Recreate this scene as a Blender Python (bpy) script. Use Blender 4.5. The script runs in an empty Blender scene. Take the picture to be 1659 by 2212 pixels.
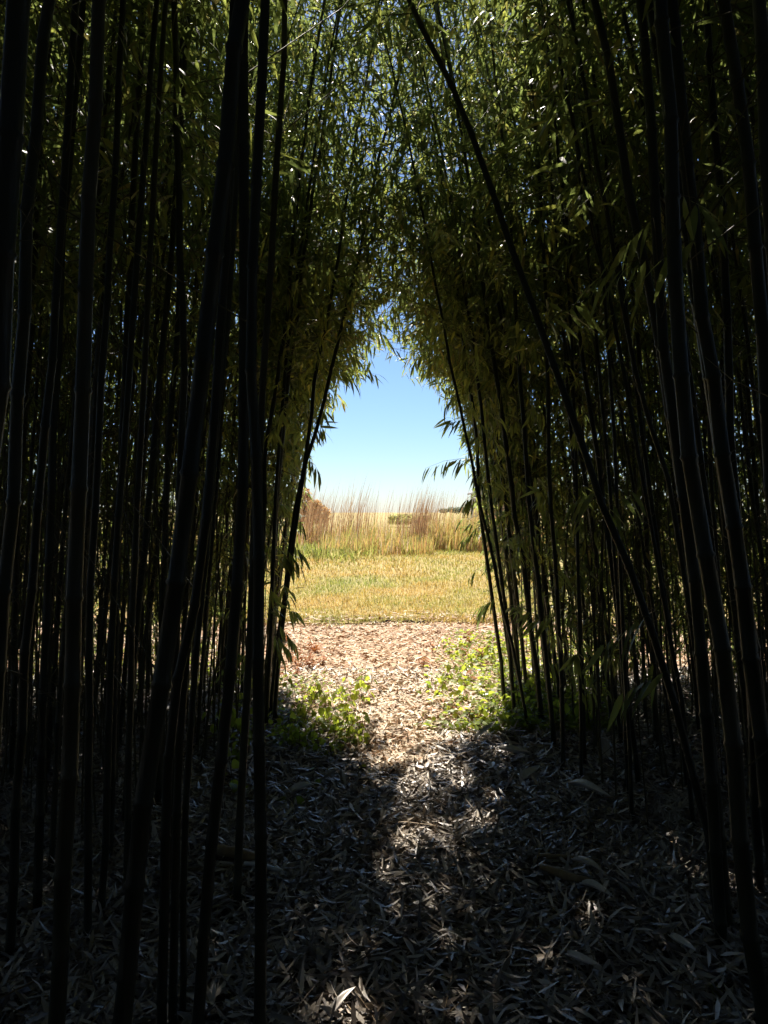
import bpy, math, random
import numpy as np
from mathutils import Vector, Matrix

random.seed(7)
RNG = np.random.default_rng(11)
sc = bpy.context.scene
COL = sc.collection
R = math.radians

# ------------------------------------------------------------------ camera, sky, sun, exposure
EYE = 1.6
cam_d = bpy.data.cameras.new('camera')
cam_d.sensor_fit = 'VERTICAL'; cam_d.sensor_height = 36; cam_d.lens = 26
cam_d.clip_start = 0.05; cam_d.clip_end = 3000
cam = bpy.data.objects.new('camera', cam_d); COL.objects.link(cam)
cam.location = (0, 0, EYE); cam.rotation_euler = (R(90), 0, 0)
sc.camera = cam

SUN_EL, SUN_AZ = 51.0, -4.0          # azimuth from +Y, clockwise
world = bpy.data.worlds.new('World'); sc.world = world
world.use_nodes = True
wn = world.node_tree.nodes; wl = world.node_tree.links
wn.clear()
sky = wn.new('ShaderNodeTexSky'); sky.sky_type = 'NISHITA'; sky.sun_disc = False
sky.sun_elevation = R(SUN_EL); sky.sun_rotation = R(SUN_AZ)
sky.altitude = 400; sky.air_density = 1.0; sky.dust_density = 0.45; sky.ozone_density = 8.0
bg = wn.new('ShaderNodeBackground'); bg.inputs['Strength'].default_value = 0.05
wo = wn.new('ShaderNodeOutputWorld')
wl.new(sky.outputs[0], bg.inputs['Color']); wl.new(bg.outputs[0], wo.inputs['Surface'])

sun_d = bpy.data.lights.new('sun', 'SUN'); sun_d.energy = 5.0; sun_d.angle = R(0.5)
sun_d.color = (1.0, 0.92, 0.80)
sun = bpy.data.objects.new('sun', sun_d); COL.objects.link(sun)
_d = Vector((math.sin(R(SUN_AZ))*math.cos(R(SUN_EL)), math.cos(R(SUN_AZ))*math.cos(R(SUN_EL)), math.sin(R(SUN_EL))))
sun.rotation_euler = _d.to_track_quat('Z', 'Y').to_euler()
sun.location = _d*50

sc.view_settings.view_transform = 'Standard'
sc.view_settings.look = 'None'
sc.view_settings.exposure = 1.46
sc.view_settings.gamma = 1
sc.view_settings.use_curve_mapping = False
cy = sc.cycles
cy.max_bounces = 6; cy.diffuse_bounces = 3; cy.glossy_bounces = 2; cy.transmission_bounces = 4
cy.transparent_max_bounces = 4
cy.use_denoising = True
cy.use_adaptive_sampling = True
cy.adaptive_threshold = 0.02
cy.caustics_reflective = False; cy.caustics_refractive = False

# ------------------------------------------------------------------ materials
def mat_new(name):
    m = bpy.data.materials.new(name); m.use_nodes = True
    m.node_tree.nodes.clear()
    return m, m.node_tree.nodes, m.node_tree.links

def ramp(nodes, stops):
    r = nodes.new('ShaderNodeValToRGB')
    e = r.color_ramp.elements
    while len(e) < len(stops): e.new(0.5)
    for el, (p, c) in zip(e, stops):
        el.position = p; el.color = (c[0], c[1], c[2], 1)
    return r

def island_mat(name, stops, rough=0.5, spec=0.4, trans=0.0, tcol=None, noise=None):
    """each leaf / blade / chip takes its own colour of the ramp"""
    m, n, l = mat_new(name)
    g = n.new('ShaderNodeNewGeometry')
    rp = ramp(n, stops)
    if noise:
        tc = n.new('ShaderNodeTexCoord'); nz = n.new('ShaderNodeTexNoise')
        nz.inputs['Scale'].default_value = noise[0]; nz.inputs['Detail'].default_value = 3
        l.new(tc.outputs['Object'], nz.inputs['Vector'])
        mr = n.new('ShaderNodeMapRange')
        mr.inputs[1].default_value = 0.32; mr.inputs[2].default_value = 0.68
        l.new(nz.outputs['Fac'], mr.inputs[0])
        mx = n.new('ShaderNodeMix'); mx.data_type = 'FLOAT'
        mx.inputs[0].default_value = noise[1]
        l.new(g.outputs['Random Per Island'], mx.inputs[2]); l.new(mr.outputs[0], mx.inputs[3])
        l.new(mx.outputs[0], rp.inputs[0])
    else:
        l.new(g.outputs['Random Per Island'], rp.inputs[0])
    b = n.new('ShaderNodeBsdfPrincipled')
    b.inputs['Roughness'].default_value = rough
    b.inputs['Specular IOR Level'].default_value = spec
    l.new(rp.outputs[0], b.inputs['Base Color'])
    o = n.new('ShaderNodeOutputMaterial')
    if trans > 0:
        t = n.new('ShaderNodeBsdfTranslucent')
        if tcol:
            r2 = ramp(n, tcol); l.new(rp.inputs[0].links[0].from_socket, r2.inputs[0]); l.new(r2.outputs[0], t.inputs['Color'])
        else:
            l.new(rp.outputs[0], t.inputs['Color'])
        mx = n.new('ShaderNodeMixShader'); mx.inputs[0].default_value = trans
        l.new(b.outputs[0], mx.inputs[1]); l.new(t.outputs[0], mx.inputs[2]); l.new(mx.outputs[0], o.inputs['Surface'])
    else:
        l.new(b.outputs[0], o.inputs['Surface'])
    return m

def noise_mat(name, stops, scale=8, rough=0.8, spec=0.3, bump=0.0, bscale=60, objrand=0.0, stretch=None):
    m, n, l = mat_new(name)
    tc = n.new('ShaderNodeTexCoord'); nz = n.new('ShaderNodeTexNoise')
    nz.inputs['Scale'].default_value = scale; nz.inputs['Detail'].default_value = 8; nz.inputs['Roughness'].default_value = 0.65
    src = tc.outputs['Object']
    if stretch:
        mp = n.new('ShaderNodeMapping'); mp.inputs['Scale'].default_value = stretch
        l.new(src, mp.inputs[0]); src = mp.outputs[0]
    l.new(src, nz.inputs['Vector'])
    rp = ramp(n, stops)
    if objrand:
        oi = n.new('ShaderNodeObjectInfo'); ad = n.new('ShaderNodeMath'); ad.operation = 'MULTIPLY_ADD'
        ad.inputs[1].default_value = objrand; l.new(oi.outputs['Random'], ad.inputs[0])
        sb = n.new('ShaderNodeMath'); sb.operation = 'SUBTRACT'; sb.inputs[1].default_value = objrand/2
        l.new(nz.outputs['Fac'], sb.inputs[0]); l.new(sb.outputs[0], ad.inputs[2]); l.new(ad.outputs[0], rp.inputs[0])
    else:
        l.new(nz.outputs['Fac'], rp.inputs[0])
    b = n.new('ShaderNodeBsdfPrincipled')
    b.inputs['Roughness'].default_value = rough; b.inputs['Specular IOR Level'].default_value = spec
    l.new(rp.outputs[0], b.inputs['Base Color'])
    if bump:
        n2 = n.new('ShaderNodeTexNoise'); n2.inputs['Scale'].default_value = bscale; n2.inputs['Detail'].default_value = 6
        l.new(src, n2.inputs['Vector'])
        bp = n.new('ShaderNodeBump'); bp.inputs['Strength'].default_value = bump; bp.inputs['Distance'].default_value = 0.02
        l.new(n2.outputs['Fac'], bp.inputs['Height']); l.new(bp.outputs[0], b.inputs['Normal'])
    o = n.new('ShaderNodeOutputMaterial'); l.new(b.outputs[0], o.inputs['Surface'])
    return m

M = {}
M['leaf'] = island_mat('bamboo_leaf', [(0, (0.060, 0.085, 0.045)), (0.55, (0.085, 0.112, 0.060)), (0.9, (0.110, 0.125, 0.068)), (1, (0.19, 0.15, 0.09))],
                       rough=0.48, spec=0.4, trans=0.42,
                       tcol=[(0, (0.23, 0.31, 0.09)), (0.6, (0.38, 0.47, 0.12)), (0.92, (0.60, 0.64, 0.13)), (1, (0.50, 0.42, 0.15))])
M['leaf_dense'] = island_mat('unseen_canopy_leaf', [(0, (0.060, 0.075, 0.045)), (1, (0.11, 0.12, 0.075))], rough=0.5, spec=0.35)  # no translucency: for the unseen leaf mass that holds light back
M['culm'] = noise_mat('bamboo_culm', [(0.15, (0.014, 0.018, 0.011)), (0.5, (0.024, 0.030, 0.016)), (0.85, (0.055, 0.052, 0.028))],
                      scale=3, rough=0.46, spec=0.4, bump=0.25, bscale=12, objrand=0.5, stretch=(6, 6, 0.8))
M['twig'] = noise_mat('bamboo_twig', [(0.2, (0.06, 0.06, 0.03)), (0.8, (0.13, 0.11, 0.06))], scale=4, rough=0.6)
M['litter'] = island_mat('leaf_litter', [(0, (0.09, 0.065, 0.05)), (0.35, (0.25, 0.205, 0.16)), (0.7, (0.44, 0.375, 0.30)), (1, (0.66, 0.585, 0.48))], rough=0.42, spec=0.6)
M['chip'] = island_mat('path_chips', [(0, (0.26, 0.12, 0.05)), (0.3, (0.40, 0.23, 0.11)), (0.55, (0.50, 0.36, 0.22)), (0.8, (0.62, 0.50, 0.35)), (1, (0.74, 0.65, 0.50))], rough=0.7, spec=0.3)
M['straw'] = island_mat('litter_sun_tint', [(0, (0.34, 0.18, 0.09)), (0.25, (0.50, 0.35, 0.22)), (0.6, (0.66, 0.53, 0.38)), (1, (0.80, 0.70, 0.55))], rough=0.6, spec=0.2)  # litter of the sunlit V, its brightness put into a paler colour
M['lawn'] = island_mat('lawn_blades', [(0, (0.20, 0.27, 0.06)), (0.38, (0.34, 0.32, 0.08)), (0.7, (0.46, 0.31, 0.085)), (1, (0.56, 0.42, 0.17))],
                       rough=0.6, spec=0.3, trans=0.5, noise=(0.55, 0.68))
M['weed'] = island_mat('green_weeds', [(0, (0.20, 0.25, 0.05)), (0.6, (0.32, 0.34, 0.08)), (1, (0.48, 0.42, 0.18))], rough=0.7, spec=0.15, trans=0.5)
M['tall'] = island_mat('tall_grass_blades', [(0, (0.28, 0.34, 0.08)), (0.42, (0.50, 0.42, 0.13)), (0.68, (0.58, 0.36, 0.13)), (0.85, (0.50, 0.29, 0.15)), (1, (0.60, 0.50, 0.36))], rough=0.6, trans=0.5)
M['stalk'] = island_mat('grass_stalks', [(0, (0.36, 0.18, 0.09)), (0.5, (0.40, 0.26, 0.15)), (1, (0.54, 0.38, 0.20))], rough=0.7, trans=0.3)
M['vine'] = island_mat('vine_leaf', [(0, (0.10, 0.16, 0.025)), (1, (0.19, 0.24, 0.04))], rough=0.5, spec=0.3, trans=0.5,
                       tcol=[(0, (0.32, 0.45, 0.04)), (1, (0.58, 0.62, 0.07))])
M['vine_stem'] = noise_mat('vine_stem', [(0.3, (0.07, 0.07, 0.03)), (0.7, (0.13, 0.09, 0.05))])
M['dead'] = island_mat('dead_weed_leaf', [(0, (0.32, 0.10, 0.03)), (0.6, (0.46, 0.18, 0.05)), (1, (0.50, 0.28, 0.10))], rough=0.7, trans=0.35)
M['sheath'] = noise_mat('culm_sheath', [(0.25, (0.52, 0.46, 0.40)), (0.75, (0.78, 0.75, 0.70))], scale=5, rough=0.34, spec=0.7, objrand=0.4, stretch=(14, 14, 1))
M['dead_cane'] = noise_mat('dead_cane', [(0.25, (0.16, 0.10, 0.05)), (0.75, (0.34, 0.24, 0.12))], scale=4, rough=0.5, objrand=0.3, stretch=(8, 8, 1))
M['pale_cane'] = noise_mat('pale_cane', [(0.25, (0.62, 0.58, 0.52)), (0.75, (0.80, 0.78, 0.72))], scale=4, rough=0.4, spec=0.5)
M['soil'] = noise_mat('grove_soil', [(0.3, (0.035, 0.025, 0.018)), (0.7, (0.10, 0.075, 0.05))], scale=9, rough=0.95, bump=0.6)
M['field'] = noise_mat('field_ground', [(0.25, (0.20, 0.21, 0.07)), (0.5, (0.32, 0.25, 0.09)), (0.75, (0.40, 0.30, 0.14))], scale=0.35, rough=0.95, bump=0.3, bscale=20)
M['pathbed'] = noise_mat('path_bed', [(0.3, (0.30, 0.16, 0.08)), (0.7, (0.55, 0.40, 0.27))], scale=30, rough=0.9, bump=0.6, bscale=80)
M['edge'] = noise_mat('turf_shade_dark', [(0.3, (0.03, 0.022, 0.016)), (0.7, (0.07, 0.05, 0.035))], scale=20, rough=0.9, bump=0.5)  # near-black, colours the strip that plays the turf edge's shadow
M['shrub'] = island_mat('shrub_leaf', [(0, (0.46, 0.25, 0.13)), (0.5, (0.56, 0.35, 0.15)), (1, (0.52, 0.42, 0.17))], rough=0.6, trans=0.55)
M['gshrub'] = island_mat('green_shrub_leaf', [(0, (0.30, 0.32, 0.10)), (1, (0.48, 0.44, 0.16))], rough=0.6, trans=0.55)
M['fartree'] = island_mat('far_tree_leaf', [(0, (0.12, 0.16, 0.11)), (1, (0.20, 0.23, 0.15))], rough=0.6, trans=0.45)
M['bark'] = noise_mat('bark', [(0.3, (0.07, 0.05, 0.035)), (0.7, (0.15, 0.12, 0.09))], rough=0.9)
M['barn_wall'] = noise_mat('barn_boards', [(0.3, (0.36, 0.37, 0.38)), (0.7, (0.47, 0.47, 0.47))], scale=2, rough=0.8, stretch=(12, 12, 0.6))
M['barn_roof'] = noise_mat('barn_roof', [(0.3, (0.25, 0.26, 0.28)), (0.7, (0.36, 0.37, 0.39))], scale=1, rough=0.45)
M['barn_door'] = noise_mat('barn_door', [(0.3, (0.16, 0.16, 0.17)), (0.7, (0.24, 0.24, 0.25))], scale=2, rough=0.7)

# ------------------------------------------------------------------ helpers
def at(px, py, Y):
    """a point seen at (px, py) of the 1659 x 2212 view, Y metres in front of the eye"""
    return np.array(((px-829.5)/1598*Y, Y, EYE-(py-1106)/1598*Y))

def tag(o, label=None, cat=None, group=None, kind=None):
    if label: o['label'] = label
    if cat: o['category'] = cat
    if group: o['group'] = group
    if kind: o['kind'] = kind
    return o

def empty(name, loc=(0, 0, 0)):
    o = bpy.data.objects.new(name, None); o.location = tuple(loc); o.empty_display_size = 0.1
    COL.objects.link(o)
    return o

def mesh_tmpl(name, V, faces, smooth=True):
    """V: (N,k,3) copies of one template whose faces index 0..k-1"""
    V = np.asarray(V, dtype=np.float32); N, k = V.shape[:2]
    me = bpy.data.meshes.new(name)
    sizes = np.array([len(f) for f in faces]); flat = np.concatenate([np.array(f) for f in faces])
    L = (flat[None, :] + (np.arange(N)*k)[:, None]).ravel().astype(np.int32)
    starts0 = np.concatenate([[0], np.cumsum(sizes)[:-1]])
    starts = (starts0[None, :] + (np.arange(N)*sizes.sum())[:, None]).ravel().astype(np.int32)
    me.vertices.add(N*k); me.vertices.foreach_set('co', V.ravel())
    me.loops.add(len(L)); me.loops.foreach_set('vertex_index', L)
    me.polygons.add(len(starts)); me.polygons.foreach_set('loop_start', starts)
    me.polygons.foreach_set('use_smooth', np.full(len(starts), smooth, dtype=bool))
    me.update(calc_edges=True)
    return me

def link(name, me, mat, parent=None, loc=None):
    if mat and not me.materials: me.materials.append(mat)
    o = bpy.data.objects.new(name, me); COL.objects.link(o)
    if parent: o.parent = parent
    if loc is not None: o.location = tuple(loc)
    return o

def merged(name, parts):
    """several (V, faces) templates in one mesh, same material"""
    vs, fs, off = [], [], 0
    for V, faces in parts:
        V = np.asarray(V); N, k = V.shape[:2]
        for i in range(N):
            for f in faces: fs.append([off+i*k+j for j in f])
        vs.append(V.reshape(-1, 3)); off += N*k
    me = bpy.data.meshes.new(name)
    me.from_pydata(np.concatenate(vs).tolist(), [], fs)
    me.polygons.foreach_set('use_smooth', np.ones(len(fs), dtype=bool)); me.update()
    return me

def nrm(a):
    return a/np.maximum(np.linalg.norm(a, axis=-1, keepdims=True), 1e-9)

LEAF_F = [(0, 2, 1), (1, 2, 4, 3), (3, 4, 5)]
def leaves(base, d, roll, L, W, droop):
    """lance-shaped leaves: (N,6,3)"""
    N = len(base)
    d = nrm(d); up = np.tile(np.array([0, 0, 1.0]), (N, 1))
    s = np.cross(d, up); bad = np.linalg.norm(s, axis=1) < 1e-3; s[bad] = (1, 0, 0); s = nrm(s)
    n = np.cross(s, d)
    c, q = np.cos(roll)[:, None], np.sin(roll)[:, None]
    side = s*c + n*q; nn = n*c - s*q
    L = L[:, None]; W = W[:, None]; dr = droop[:, None]
    V = np.empty((N, 6, 3))
    V[:, 0] = base
    m1 = base + d*L*0.28; m2 = base + d*L*0.64 - nn*L*dr*0.35
    V[:, 1] = m1 + side*W*0.5 + nn*W*0.10; V[:, 2] = m1 - side*W*0.5 + nn*W*0.10
    V[:, 3] = m2 + side*W*0.36 + nn*W*0.08; V[:, 4] = m2 - side*W*0.36 + nn*W*0.08
    V[:, 5] = base + d*L - nn*L*dr
    return V

TUBE3 = [(0, 1, 4, 3), (1, 2, 5, 4), (2, 0, 3, 5)]
def segs(p, q, r0, r1):
    """thin three-sided twigs p -> q: (N,6,3)"""
    p = np.atleast_2d(p); q = np.atleast_2d(q); N = len(p)
    d = nrm(q-p); a = np.where(np.abs(d[:, 2:3]) > 0.9, np.array([[1.0, 0, 0]]), np.array([[0, 0, 1.0]]))
    s = nrm(np.cross(d, a)); t = np.cross(d, s)
    r0 = np.broadcast_to(np.asarray(r0, float), (N,))[:, None]; r1 = np.broadcast_to(np.asarray(r1, float), (N,))[:, None]
    V = np.empty((N, 6, 3))
    for k in range(3):
        an = 2*math.pi*k/3; o = s*math.cos(an) + t*math.sin(an)
        V[:, k] = p + o*r0; V[:, 3+k] = q + o*r1
    return V

def tube(name, P, r, sides=8, cap=True):
    """tube along P (n,3) with radius r (n,)"""
    P = np.asarray(P, float); n = len(P)
    T = nrm(np.gradient(P, axis=0)); a = np.array([1.0, 0, 0]) if abs(T[0][0]) < 0.8 else np.array([0, 1.0, 0])
    rings = []
    for i in range(n):
        s = nrm(a - T[i]*np.dot(a, T[i])); t = np.cross(T[i], s)
        an = np.arange(sides)*2*math.pi/sides
        rings.append(P[i] + r[i]*(np.cos(an)[:, None]*s + np.sin(an)[:, None]*t))
    V = np.concatenate(rings)
    F = [(i*sides+k, i*sides+(k+1) % sides, (i+1)*sides+(k+1) % sides, (i+1)*sides+k) for i in range(n-1) for k in range(sides)]
    if cap:
        F.append(tuple(range(sides))[::-1]); F.append(tuple((n-1)*sides+k for k in range(sides)))
    me = bpy.data.meshes.new(name); me.from_pydata(V.tolist(), [], F)
    me.polygons.foreach_set('use_smooth', np.ones(len(F), dtype=bool)); me.update()
    return me

# ------------------------------------------------------------------ the way through the grove
HZ = np.array([-1, 0.0, 0.5, 1.1, 1.9, 2.5, 2.8, 3.0, 3.2, 3.5, 3.8])
HL = np.array([1.03, 1.03, 0.98, 0.92, 0.80, 0.66, 0.48, 0.22, 0.03, -1, -1])
HR = np.array([1.10, 1.10, 1.04, 0.98, 0.88, 0.74, 0.54, 0.26, 0.05, -1, -1])
def in_way(p, grow=0.0):
    """inside the cleared way that runs out of the grove (pruned clear of leaves)"""
    x, y, z = p[:, 0]-0.03, p[:, 1], p[:, 2]
    near = np.clip((5.0-y)/3, 0, 1)*0.25
    wl_ = np.interp(z-near*1.5, HZ, HL)+grow+near*0.3; wr_ = np.interp(z-near*1.5, HZ, HR)+grow+near*0.3
    return (x > -wl_) & (x < wr_) & (y < 9.5)

SUN = np.array(_d)
_sr = np.random.default_rng(4)
GAPS = [(-0.10, 2.34, .045), (-0.02, 2.27, .03), (-0.24, 2.33, .015), (0.12, 2.31, .02), (-0.35, 2.6, .01), (1.42, 3.10, .07), (1.30, 3.20, .06), (1.55, 3.02, .05), (1.08, 3.25, .04), (0.95, 3.05, .035),
        (0.78, 2.85, .035), (1.35, 3.5, .05), (0.0, 3.25, .04), (0.1, 3.5, .05), (0.55, 2.6, .03), (-0.9, 3.2, .03), (-1.4, 3.0, .03), (-1.9, 3.6, .04)]
GAPS += [(_sr.normal(0.28, 0.22), _sr.uniform(3.3, 4.9), _sr.uniform(0.025, 0.07)) for _ in range(15)]
def in_gap(p):
    r = np.zeros(len(p), bool)
    for (x, y, w) in GAPS:
        q = p-np.array([x, y, 0.03]); t = q@SUN
        r |= np.linalg.norm(q-t[:, None]*SUN, axis=1) < w
    return r

# ------------------------------------------------------------------ ground, path, field
def grid_sheet(name, xs, ys, zf, mat):
    X, Y = np.meshgrid(xs, ys); Z = zf(X, Y)
    V = np.stack([X, Y, Z], -1).reshape(-1, 3); nx, ny = len(xs), len(ys)
    F = [(j*nx+i, j*nx+i+1, (j+1)*nx+i+1, (j+1)*nx+i) for j in range(ny-1) for i in range(nx-1)]
    me = bpy.data.meshes.new(name); me.from_pydata(V.tolist(), [], F)
    me.polygons.foreach_set('use_smooth', np.ones(len(F), dtype=bool)); me.update()
    o = link(name, me, mat); o['kind'] = 'structure'
    return o

def wob(x, y):
    return 0.5*np.sin(1.7*x+0.6*y)*np.sin(1.1*y-0.4*x+1) + 0.5*np.sin(4.1*x+2.0)*np.sin(3.7*y+0.7)
def field_z(x, y):
    t = np.clip((y-11)/14, 0, 1); t = t*t*(3-2*t)
    return 0.028 + 0.33*t + 0.012*wob(x, y)*np.clip((60-y)/40, 0, 1)
def lawn_edge_y(x):
    return 10.55 + 0.08*np.sin(1.3*x+0.4) + 0.05*np.sin(3.7*x) + 0.035*np.sin(8.1*x+1) + 0.02*np.sin(19*x)
def floor_z(x, y):
    return 0.02*wob(x*1.3, y*1.3)

grid_sheet('ground', np.array([-1500, -300, -60, -12, 0, 12, 60, 300, 1500.]), np.array([-300, -30, 0, 10.8, 11.2]), lambda X, Y: X*0-0.08, M['soil'])
grid_sheet('grove_floor', np.linspace(-9, 9, 91), np.linspace(-6, 7.6, 69), floor_z, M['soil'])
grid_sheet('woodchip_path', np.linspace(-9, 9, 91), np.linspace(6.8, 10.75, 21), lambda X, Y: floor_z(X, Y)*0.6+0.006+0.004*np.sin(X*9)*np.sin(Y*8)-0.05*np.clip((7.5-Y)/0.7, 0, 1), M['pathbed'])
# lawn: its near border is a cut turf edge a few centimetres high
lx = np.concatenate([[-1500, -400, -90, -30], np.linspace(-14, 14, 141), [30, 90, 400, 1500]])
ly = np.concatenate([[0, 0.001], np.linspace(0.02, 20, 60), [26, 35, 60, 120, 300, 800, 1600]])
def lawn_xyz():
    X, T = np.meshgrid(lx, ly); Y = lawn_edge_y(np.clip(X, -14, 14)) + T
    Z = field_z(X, Y); Z[0] = -0.03
    return X, Y, Z
X, Y, Z = lawn_xyz(); nx, ny = len(lx), len(ly)
me = bpy.data.meshes.new('lawn'); me.from_pydata(np.stack([X, Y, Z], -1).reshape(-1, 3).tolist(), [],
    [(j*nx+i, j*nx+i+1, (j+1)*nx+i+1, (j+1)*nx+i) for j in range(ny-1) for i in range(nx-1)]); me.update()
lawn = link('field', me, M['field']); lawn['kind'] = 'structure'

# dark strip standing in for the shadow along the turf edge
pts = []
for x in np.linspace(-0.2, 0.62, 33):
    pts.append((x, float(lawn_edge_y(x))-0.02, 0.022+0.012*math.sin(x*23)+0.006*math.sin(x*51)))
e = link('turf_edge_shade', tube('turf_edge_shade', pts, np.array([0.018+0.012*math.sin(i*1.9)*math.sin(i*0.7) for i in range(33)]), 6), M['edge'])
tag(e, 'rotten dark edging board between the chip path and the golden lawn', 'edging board')

# chips on the path, and floor litter coloured paler over the sunlit V
def ground_leaves(n, xr, yr, Lr, Wr, zf, zr, tilt, keep=None, rng=RNG, curl=0.2):
    x = rng.uniform(*xr, n); y = rng.uniform(*yr, n)
    if keep is not None:
        k = keep(x, y); x, y = x[k], y[k]; n = len(x)
    z = zf(x, y) + rng.uniform(*zr, n)
    a = rng.uniform(0, 2*math.pi, n)
    el = rng.normal(0, tilt, n)
    d = np.stack([np.cos(a)*np.cos(el), np.sin(a)*np.cos(el), np.sin(el)], -1)
    L = rng.uniform(*Lr, n); W = rng.uniform(*Wr, n)
    b = np.stack([x, y, z + np.maximum(0, -np.sin(el))*L], -1)
    return leaves(b, d, rng.normal(0, 0.45, n), L, W, rng.normal(0, curl, n))

V1 = ground_leaves(50000, (-6.5, 6.5), (6.6, 11.4), (0.05, 0.12), (0.010, 0.024), lambda x, y: np.where(y > lawn_edge_y(x), field_z(x, y)+0.03, floor_z(x, y)*0.6+0.006), (0.0, 0.022), 0.14,
                   keep=lambda x, y: (y < lawn_edge_y(x)+0.05+0.9*RNG.random(len(x))**3) & (y > 6.6+0.5*RNG.random(len(x))))
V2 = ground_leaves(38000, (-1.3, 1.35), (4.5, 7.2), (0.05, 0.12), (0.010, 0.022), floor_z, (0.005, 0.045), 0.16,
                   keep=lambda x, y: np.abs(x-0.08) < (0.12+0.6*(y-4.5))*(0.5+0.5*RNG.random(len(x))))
o = link('path_chips', mesh_tmpl('path_chips', V1, LEAF_F), M['chip']); o['kind'] = 'stuff'
o = link('litter_sun_tint', mesh_tmpl('litter_sun_tint', V2, LEAF_F), M['straw']); o['kind'] = 'stuff'

# the deep litter of bamboo leaves on the grove floor
def wedge(m): return lambda x, y: np.abs(x) < 0.55*y+m
VL = [ground_leaves(60000, (-3.2, 3.2), (1.6, 4.2), (0.06, 0.125), (0.010, 0.019), floor_z, (0.0, 0.045), 0.28, keep=wedge(0.5), curl=0.25),
      ground_leaves(52000, (-4.3, 4.3), (4.2, 7.4), (0.06, 0.13), (0.011, 0.020), floor_z, (0.0, 0.04), 0.24, keep=lambda x, y: wedge(0.4)(x, y) & ((np.abs(x-0.08) > 0.45*(y-4.4)) | (RNG.random(len(x)) < 0.3)), curl=0.25)]
o = link('leaf_litter', mesh_tmpl('leaf_litter', np.concatenate(VL), LEAF_F), M['litter']); o['kind'] = 'stuff'

# lawn blades, weeds and the tall grass beyond
def blades(n, xr, yr, hr, wr, zf, lean, keep=None, rng=RNG, bias=(0, 0), clump=0):
    x = rng.uniform(*xr, n); y = rng.uniform(*yr, n)
    if clump:
        cxy = np.stack([rng.uniform(*xr, clump), rng.uniform(*yr, clump)], -1); ch = rng.uniform(0.62, 1.0, clump); ci_ = rng.integers(0, clump, n)
        x = cxy[ci_, 0]+rng.normal(0, 0.22, n); y = cxy[ci_, 1]+rng.normal(0, 0.25, n)
    if keep is not None:
        k = keep(x, y); x, y = x[k], y[k]; n = len(x)
    z = zf(x, y)-0.01; h = rng.uniform(*hr, n); w = rng.uniform(*wr, n)
    if clump and keep is None: h = h*ch[ci_]
    a = rng.uniform(0, 2*math.pi, n); le = np.abs(rng.normal(0, lean, n))
    dx = np.cos(a)*le+bias[0]; dy = np.sin(a)*le+bias[1]
    b = np.stack([x, y, z], -1); s = np.stack([np.cos(a+1.3), np.sin(a+1.3), 0*a], -1)*w[:, None]*0.5
    mid = b + np.stack([dx*h*0.35, dy*h*0.35, h*0.55], -1); tip = b + np.stack([dx*h, dy*h, h*np.sqrt(np.clip(1-0.3*le**2, 0.2, 1))], -1)
    V = np.empty((n, 5, 3)); V[:, 0] = b-s; V[:, 1] = b+s; V[:, 2] = mid+s*0.8; V[:, 3] = mid-s*0.8; V[:, 4] = tip
    return V
BL_F = [(0, 1, 2, 3), (3, 2, 4)]
def fan(m, k): return lambda x, y: (np.abs(x) < k*y+m) & (y > lawn_edge_y(x)+0.01)
VB = [blades(5000, (-4, 4), (10.0, 11.0), (0.05, 0.14), (0.006, 0.012), lambda x, y: np.where(y > lawn_edge_y(x), field_z(x, y), floor_z(x, y)*0.6), 1.0, keep=lambda x, y: y > lawn_edge_y(x)-0.45*RNG.random(len(x))**2),
      blades(78000, (-5.5, 5.5), (10.5, 18.5), (0.04, 0.10), (0.006, 0.013), field_z, 0.9, keep=lambda x, y: fan(0.3, 0.2)(x, y) & (RNG.random(len(x)) < np.clip((18.5-y)/6, 0, 1))),
      blades(60000, (-8, 8), (12.5, 27), (0.05, 0.13), (0.010, 0.020), field_z, 0.8, keep=lambda x, y: fan(0.3, 0.2)(x, y) & (RNG.random(len(x)) < np.clip((y-12.5)/6, 0, 1))),
      blades(13000, (-9, 9), (10.5, 18), (0.05, 0.12), (0.010, 0.018), field_z, 0.8, keep=lambda x, y: (np.abs(x) > 0.2*y) & (y > lawn_edge_y(x)))]
o = link('lawn_grass', mesh_tmpl('lawn_grass', np.concatenate(VB), BL_F), M['lawn']); o['kind'] = 'stuff'

def patch(cx, cy, rx, ry): return lambda x, y: ((x-cx)/rx)**2+((y-cy)/ry)**2 < (0.75+0.35*np.sin(5*np.arctan2((y-cy)/ry, (x-cx)/rx)+cx))
VW = [blades(11000, (-6.0, 2.2), (18.0, 26.0), (0.06, 0.40), (0.025, 0.05), field_z, 0.7, keep=lambda x, y: RNG.random(len(x)) < np.exp(-((x+2.3)/1.7)**2-((y-22.3)/2.0)**2)),
      blades(900, (-1.0, 3.0), (11.0, 14.0), (0.04, 0.10), (0.012, 0.025), field_z, 0.9, keep=patch(0.7, 12.3, 1.2, 0.9)),
      blades(500, (-3.0, 0), (11.0, 14.0), (0.04, 0.10), (0.012, 0.025), field_z, 0.9, keep=patch(-1.4, 12.0, 1.0, 0.7))]
o = link('green_weeds', mesh_tmpl('green_weeds', np.concatenate(VW), BL_F), M['weed']); o['kind'] = 'stuff'

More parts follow.
